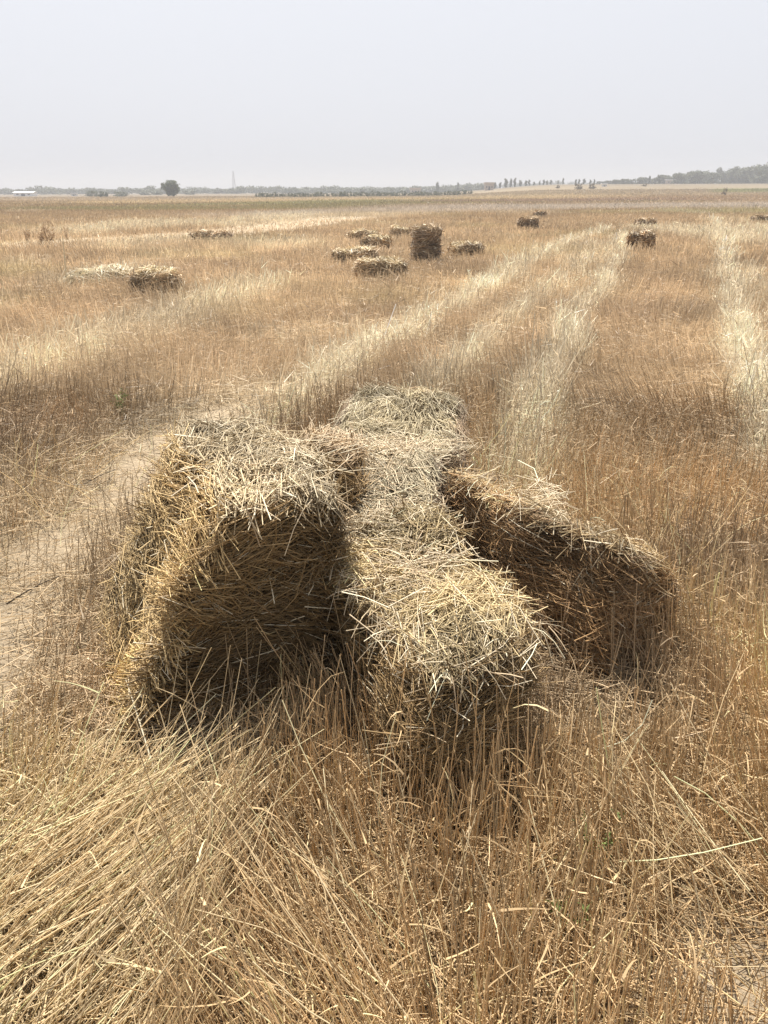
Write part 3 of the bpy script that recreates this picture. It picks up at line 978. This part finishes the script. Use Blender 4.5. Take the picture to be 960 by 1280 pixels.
def proto_tree(kind, seed):
    rng = np.random.default_rng(seed)
    if kind == 'round':          # broad dense round tree, unit height 7 m
        root = empty('round_tree')
        trunk_mesh(2.2, .22, 5, rng).build('trunk', M_BARK, root)
        lobes = [(rng.normal(0, 1.5), rng.normal(0, 1.5), rng.uniform(1.7, 4.8), rng.uniform(1.1, 2), rng.uniform(1.1, 2), rng.uniform(1, 1.7)) for _ in range(16)] + [(.5, 0, 3.0, 2.6, 2.6, 2.5)]
        V, Q, T = crown_leaves(rng, lobes, 9000, .26, GREENS)
    elif kind == 'tall':         # narrow upright tree, 9 m
        root = empty('tall_tree')
        trunk_mesh(4.5, .2, 5, rng).build('trunk', M_BARK, root)
        lobes = [(rng.normal(0, .45), rng.normal(0, .45), z, .8 + .7 * math.sin(z / 9.2 * math.pi), .8 + .7 * math.sin(z / 9.2 * math.pi), 1.1) for z in np.linspace(1.1, 8.2, 10)] + [(rng.normal(0, .3), rng.normal(0, .3), z, .9, .9, .8) for z in (.7, 1.3, 2.0)]
        V, Q, T = crown_leaves(rng, lobes, 2200, .34, DUSTY)
    elif kind == 'broad':        # loose broad tree, 8 m
        root = empty('broad_tree')
        trunk_mesh(3.2, .25, 7, rng).build('trunk', M_BARK, root)
        lobes = [(rng.normal(0, 2.0), rng.normal(0, 1.6), rng.uniform(.7, 6.4), rng.uniform(1.2, 2.1), rng.uniform(1.2, 2.1), rng.uniform(.9, 1.6)) for _ in range(22)]
        V, Q, T = crown_leaves(rng, lobes, 2800, .36, DUSTY)
    elif kind == 'shrub':        # low bush, 2.4 m
        root = empty('shrub')
        trunk_mesh(.7, .08, 6, rng).build('trunk', M_BARK, root)
        lobes = [(rng.normal(0, .8), rng.normal(0, .6), rng.uniform(.35, 1.6), rng.uniform(.6, .95), rng.uniform(.6, .95), rng.uniform(.45, .75)) for _ in range(12)] + [(.75 * math.cos(k), .75 * math.sin(k), .3, .75, .75, .45) for k in range(6)]
        V, Q, T = crown_leaves(rng, lobes, 1100, .16, DUSTY)
    else:                        # dry brown shrub
        root = empty('dry_shrub')
        trunk_mesh(.7, .07, 6, rng).build('trunk', M_BARK, root)
        lobes = [(rng.normal(0, .8), rng.normal(0, .6), rng.uniform(.3, 1.4), rng.uniform(.5, .9), rng.uniform(.5, .9), rng.uniform(.4, .6)) for _ in range(10)] + [(.7 * math.cos(k), .7 * math.sin(k), .3, .7, .7, .45) for k in range(6)]
        V, Q, T = crown_leaves(rng, lobes, 800, .16, DRY)
    np_mesh('crown', V, [Q], M_LEAF, root, T, False)
    return root


PROTO = {}


def place(kind, px, Y, hpx, label, group=None, wide=1.0, variant=0, name=None):
    """stand a plant of the given kind at photo column px, Y metres away, hpx photo pixels tall"""
    base_h = {'round': 6.4, 'tall': 9.4, 'broad': 7.6, 'shrub': 2.2, 'dry': 2.0}[kind]
    x = at_y(px, 238, Y)[0]
    z = float(relief(np.array([x]), np.array([Y]))[0])
    key = (kind, variant)
    if key not in PROTO:
        PROTO[key] = proto_tree(kind, 200 + 17 * variant + len(kind))
        o = PROTO[key]
    else:
        o = copy_tree(PROTO[key])
    s = hpx * Y * 0.94 / F / base_h
    o.location = (x, Y, z)
    o.scale = (s * wide, s * wide, s)
    o.rotation_euler = (0, 0, random.uniform(0, 6.28))
    if name:
        o.name = name
    tag(o, label, {'round': 'tree', 'tall': 'tree', 'broad': 'tree', 'shrub': 'bush', 'dry': 'bush'}[kind], group)
    return o


place('round', 216, 260, 21, 'solitary round dark green tree standing at the edge of the flat field', wide=1.05)
place('shrub', 123, 250, 9, 'dark green bush in front of the pale distant hedge', wide=1.0)
place('shrub', 114, 300, 8, 'greyer bush touching the dark green bush', variant=1)
place('shrub', 131, 255, 8, 'small dark bush growing close on the tree side of the dark green bush', wide=.8)
FB = 'bushes near the solitary tree'
for px, Y, h, lb_ in [(150, 290, 7, 'long low olive bush between the dark bushes and the solitary tree'), (181, 400, 6, 'flat dark bush, first of two beside the solitary tree'),
                      (196, 400, 6, 'flat dark bush almost touching the solitary tree'), (238, 420, 6, 'small grey bush just past the solitary tree')]:
    place('shrub', px, Y, h, lb_, FB, wide=1.9, variant=random.randint(0, 1))
HT = 'hazy trees far off along the horizon'
for px, Y, h in [(248, 700, 9), (255, 720, 8), (262, 700, 7), (275, 760, 6), (5, 650, 7), (12, 700, 6), (48, 640, 6), (56, 700, 6), (62, 720, 5), (104, 600, 7), (109, 600, 8), (300, 800, 5), (310, 800, 5), (286, 800, 5)]:
    place('shrub', px, Y, h, 'small hazy grey-green tree far off along the low horizon', HT, wide=1.5, variant=random.randint(0, 1))
OR = 'bushes in the dotted row along the far field edge'
for k in range(46):
    px = 322 + k * 5.9 + random.uniform(-1.2, 1.2)
    place('shrub', px, 205 + 25 * k / 46 + random.uniform(-6, 6), random.uniform(5.5, 8.5), 'small dark round bush in the long dotted row along the far field edge', OR,
          wide=random.uniform(.6, 1.0), variant=random.randint(0, 1))
HB = 'pale trees behind the dotted row of bushes'
for k in range(40):
    px = 362 + k * 6.2 + random.uniform(-2, 2)
    place('shrub', px, 520 + random.uniform(-60, 120), random.uniform(5, 9), 'pale hazy tree in the grove behind the dotted row of bushes', HB,
          wide=random.uniform(1.3, 2.0), variant=random.randint(0, 1))
place('tall', 547, 470, 13, 'slender pointed tree rising above the pale grove')
place('tall', 572, 470, 11, 'smaller pointed tree rising above the pale grove near the beige houses')
TL = 'tall slender trees in the horizon row'
for k, px in enumerate([618, 625, 632, 638, 643, 650, 657, 661, 667, 674, 679, 683, 688, 697, 703, 719, 723, 729, 737]):
    place('tall', px, 430 + random.uniform(-15, 15), random.uniform(4.5, 8.5) + (2.5 if px < 645 and px > 620 else 0), 'slender grey-green tree in the evenly spaced row along the horizon', TL,
          wide=random.uniform(.7, 1.6), variant=random.randint(0, 1))
TR = 'broad trees in the wood along the rise'
px = 742
while px < 1100:
    t = sstep(745, 970, px)
    h = (6 + 17 * t) * random.uniform(.7, 1.1)
    place('broad' if random.random() < .75 else 'tall', px, 430 + random.uniform(-20, 60), h, 'dusty green tree in the unbroken wood along the rise', TR,
          wide=random.uniform(1.0, 1.5), variant=random.randint(0, 1))
    px += random.uniform(2.6, 5.0) * (1 + .6 * t)
for px, Y, h, lb_ in [(723, 250, 8, 'dark brown dry shrub standing in the field before the slender trees'), (740, 260, 7, 'paler brown dry shrub next to the dark brown one in the field'),
                      (697, 270, 4, 'tiny dry shrub in the field below the slender trees'), (805, 300, 4, 'tiny dry shrub by itself below the wood on the rise')]:
    place('dry', px, Y, h, lb_, 'dry shrubs out in the field')
place('dry', 906, 170, 10, 'thin dark sapling standing alone in the field below the wood', wide=.35, name='sapling')


# far-off woodland: an unbroken low mass on the horizon
def woodland():
    rng = np.random.default_rng(99)
    V, Q, T, n0 = [], [], [], 0
    for px in np.arange(-150, 1150, 5.0):
        Y = (560 if px < 600 else 900) + 30 * rng.normal()
        x = at_y(px, 238, Y)[0]
        z = float(relief(np.array([x]), np.array([Y]))[0])
        hgt = (1 if px > 600 else .75) * (3.6 + 2.6 * noise2(np.array([px]), np.array([0.0]), .08, 3)[0]) * (0.55 if 440 < px < 470 else 1)
        lobes = [(x + rng.normal(0, 3), Y + rng.normal(0, 2), z + hgt * rng.uniform(.2, .75), 3.4, 3.0, hgt * rng.uniform(.3, .5)) for _ in range(4)]
        v, q, t = crown_leaves(rng, lobes, 320, .6, DUSTY)
        V.append(v); Q.append(q + n0); T.append(t); n0 += len(v)
    o = np_mesh('woodland', np.concatenate(V), [np.concatenate(Q)], M_LEAF, None, np.concatenate(T), False)
    tag(o, 'far-off low woodland fading into the haze along the horizon', 'woodland', kind='stuff')


woodland()

# ------------------------------------------------------------------ distant buildings and mast
def boxmesh(name, x0, x1, y0, y1, z0, z1, mat, parent):
    V = np.array([[x, y, z] for z in (z0, z1) for y in (y0, y1) for x in (x0, x1)], float)
    Q = np.array([[0, 2, 3, 1], [4, 5, 7, 6], [0, 1, 5, 4], [2, 6, 7, 3], [0, 4, 6, 2], [1, 3, 7, 5]])
    return np_mesh(name, V, [Q], mat, parent, None, False)


def house(px0, px1, py0, Y, hpx, wall, roof, label, pitched=True, group=None):
    x0, x1 = at_y(px0, 238, Y)[0], at_y(px1, 238, Y)[0]
    xc, w = (x0 + x1) / 2, (x1 - x0)
    z = float(relief(np.array([xc]), np.array([Y]))[0])
    root = empty('building', (xc, Y, z))
    tag(root, label, 'building', group)
    h = hpx * Y * .94 / F
    dp = min(w * .6, 9)
    boxmesh('wall', -w / 2, w / 2, 0, dp, -.2, h * .75, wall, root)
    e = w * .02 + .2
    if pitched:
        V = np.array([[-w / 2 - e, -e, h * .75 + .003], [w / 2 + e, -e, h * .75 + .003], [w / 2 + e, dp + e, h * .75 + .003], [-w / 2 - e, dp + e, h * .75 + .003], [-w / 2 - e, dp / 2, h], [w / 2 + e, dp / 2, h]])
        np_mesh('roof', V, [np.array([[0, 1, 5, 4], [2, 3, 4, 5], [0, 3, 2, 1]]), np.array([[0, 4, 3], [1, 2, 5]])], roof, root, None, False)
    else:
        boxmesh('roof', -w / 2 - e, w / 2 + e, -e, dp + e, h * .75 + .003, h, roof, root)
    dw = min(1.0, w * .1)
    boxmesh('door', -dw, dw, -.05, -.01, 0, min(2.1, h * .5), M_DOOR, root)
    for sx in (-.3, .3):
        boxmesh('window', w * sx - dw * .6, w * sx + dw * .6, -.05, -.01, h * .3, h * .52, M_DOOR, root)
    return root


house(16, 40, 240, 330, 5.5, M_WHITE, M_WHITE, 'long low white shed far off at the field edge', True)
house(88, 95, 244, 330, 3.5, M_WHITE, M_ROOF, 'tiny white hut between the long white shed and the dark bushes', False)
house(606, 617, 232, 330, 9, M_BEIGE, M_BEIGE, 'beige flat-roofed house where the row of slender trees begins', False)
house(513, 526, 236, 400, 7, M_BEIGE, M_BEIGE, 'dull pinkish house amid the pale grove behind the dotted bushes', False)
house(752, 758, 234, 300, 3.5, M_WHITE, M_WHITE, 'small white hut in the field near the dry brown shrubs', False)
house(832, 845, 226, 425, 5.5, M_BEIGE, M_ROOF, 'pale house showing through a gap in the wood on the rise', False)


def mast(px, Y, hpx, label):
    x = at_y(px, 238, Y)[0]
    root = empty('lattice_mast', (x, Y, 0))
    tag(root, label, 'mast')
    h = hpx * Y * .94 / F
    for sx, sy in ((-1, -1), (1, -1), (1, 1), (-1, 1)):
        V, Fq, T = stalks(np.array([[sx * 1.1, sy * 1.1, 0.0]]), np.array([[sx * .25, sy * .25, h]]), np.zeros((1, 3)), np.array([.28]), np.array([[.4, .4, .4]]), 2, 4, .3)
        np_mesh('leg', V, [Fq], M_STEEL, root)
    B = Batch()
    for k in range(12):
        z0, z1 = h * k / 12, h * (k + 1) / 12
        r0, r1 = 1.1 - .85 * k / 12, 1.1 - .85 * (k + 1) / 12
        for s in (-1, 1):
            B.add(*stalks(np.array([[-s * r0, -r0, z0]]), np.array([[s * r1, -r1, z1]]), np.zeros((1, 3)), np.array([.12]), np.array([[.4, .4, .4]]), 1, 3, 0))
    B.build('bracing', M_STEEL, root)


mast(293, 620, 25, 'faint lattice mast rising above the hazy horizon')

# ------------------------------------------------------------------ sky, sun, haze
SUN_EL, SUN_AZ = 62.0, -16.0          # azimuth from +Y towards +X
w = bpy.data.worlds.new('World')
bpy.context.scene.world = w
w.use_nodes = True
nt = w.node_tree
nt.nodes.clear()
L = nt.links.new
wo = nt.nodes.new('ShaderNodeOutputWorld')
bg = nt.nodes.new('ShaderNodeBackground')
bg.inputs['Strength'].default_value = 0.10
sky = nt.nodes.new('ShaderNodeTexSky')
sky.sky_type = 'NISHITA'
sky.sun_disc = False
sky.sun_elevation = rad(SUN_EL)
sky.sun_rotation = rad(SUN_AZ)
sky.dust_density = 6.0
sky.air_density = 1.0
hs = nt.nodes.new('ShaderNodeHueSaturation')
hs.inputs['Saturation'].default_value = 0.35
mixn = nt.nodes.new('ShaderNodeMix')
mixn.data_type = 'RGBA'
mixn.inputs[0].default_value = 0.85
mixn.inputs[7].default_value = (4.1, 4.24, 4.62, 1)
L(sky.outputs[0], hs.inputs['Color'])
L(hs.outputs[0], mixn.inputs[6])
L(mixn.outputs[2], bg.inputs['Color'])
L(bg.outputs[0], wo.inputs['Surface'])

sun = bpy.data.lights.new('sun', 'SUN')
sun.energy = 5.0
sun.angle = rad(0.6)
sun.color = (1.0, 0.95, 0.87)
so = bpy.data.objects.new('sun', sun)
C.objects.link(so)
sd_ = Vector((math.sin(rad(SUN_AZ)) * math.cos(rad(SUN_EL)), math.cos(rad(SUN_AZ)) * math.cos(rad(SUN_EL)), math.sin(rad(SUN_EL))))
so.rotation_euler = sd_.to_track_quat('Z', 'Y').to_euler()
so.location = (0, 0, 30)

HAZE = 0.0011
m, nt, out = mat_new('thin_air')
pv = nt.nodes.new('ShaderNodeVolumePrincipled')
pv.inputs['Color'].default_value = (0.58, 0.60, 0.645, 1)
pv.inputs['Density'].default_value = HAZE
nt.links.new(pv.outputs[0], out.inputs['Volume'])
hz = boxmesh('haze', -2500, 2500, -2500, 2500, -1.5, 26, m, None)
tag(hz, kind='stuff')

# ------------------------------------------------------------------ camera and view
cam = bpy.data.cameras.new('camera')
cam.sensor_fit = 'VERTICAL'
cam.sensor_height = 32.0
cam.sensor_width = 24.0
cam.lens = 32.0 * F / 1280.0
cam.clip_start = 0.05
cam.clip_end = 6000
co = bpy.data.objects.new('camera', cam)
C.objects.link(co)
co.location = (0, 0, H)
from mathutils import Matrix
co.matrix_world = Matrix.Translation((0, 0, H)) @ Matrix.Rotation(math.pi / 2 - PITCH, 4, 'X') @ Matrix.Rotation(-ROLL, 4, 'Z')
sc = bpy.context.scene
sc.camera = co
vs = sc.view_settings
vs.view_transform = 'Standard'
vs.look = 'None'
vs.exposure = 1.0
vs.gamma = 1.0
vs.use_curve_mapping = False
cy = sc.cycles
cy.max_bounces = 6
cy.diffuse_bounces = 3
cy.glossy_bounces = 2
cy.transmission_bounces = 3
cy.volume_bounces = 1
cy.transparent_max_bounces = 8
cy.sample_clamp_indirect = 4.0
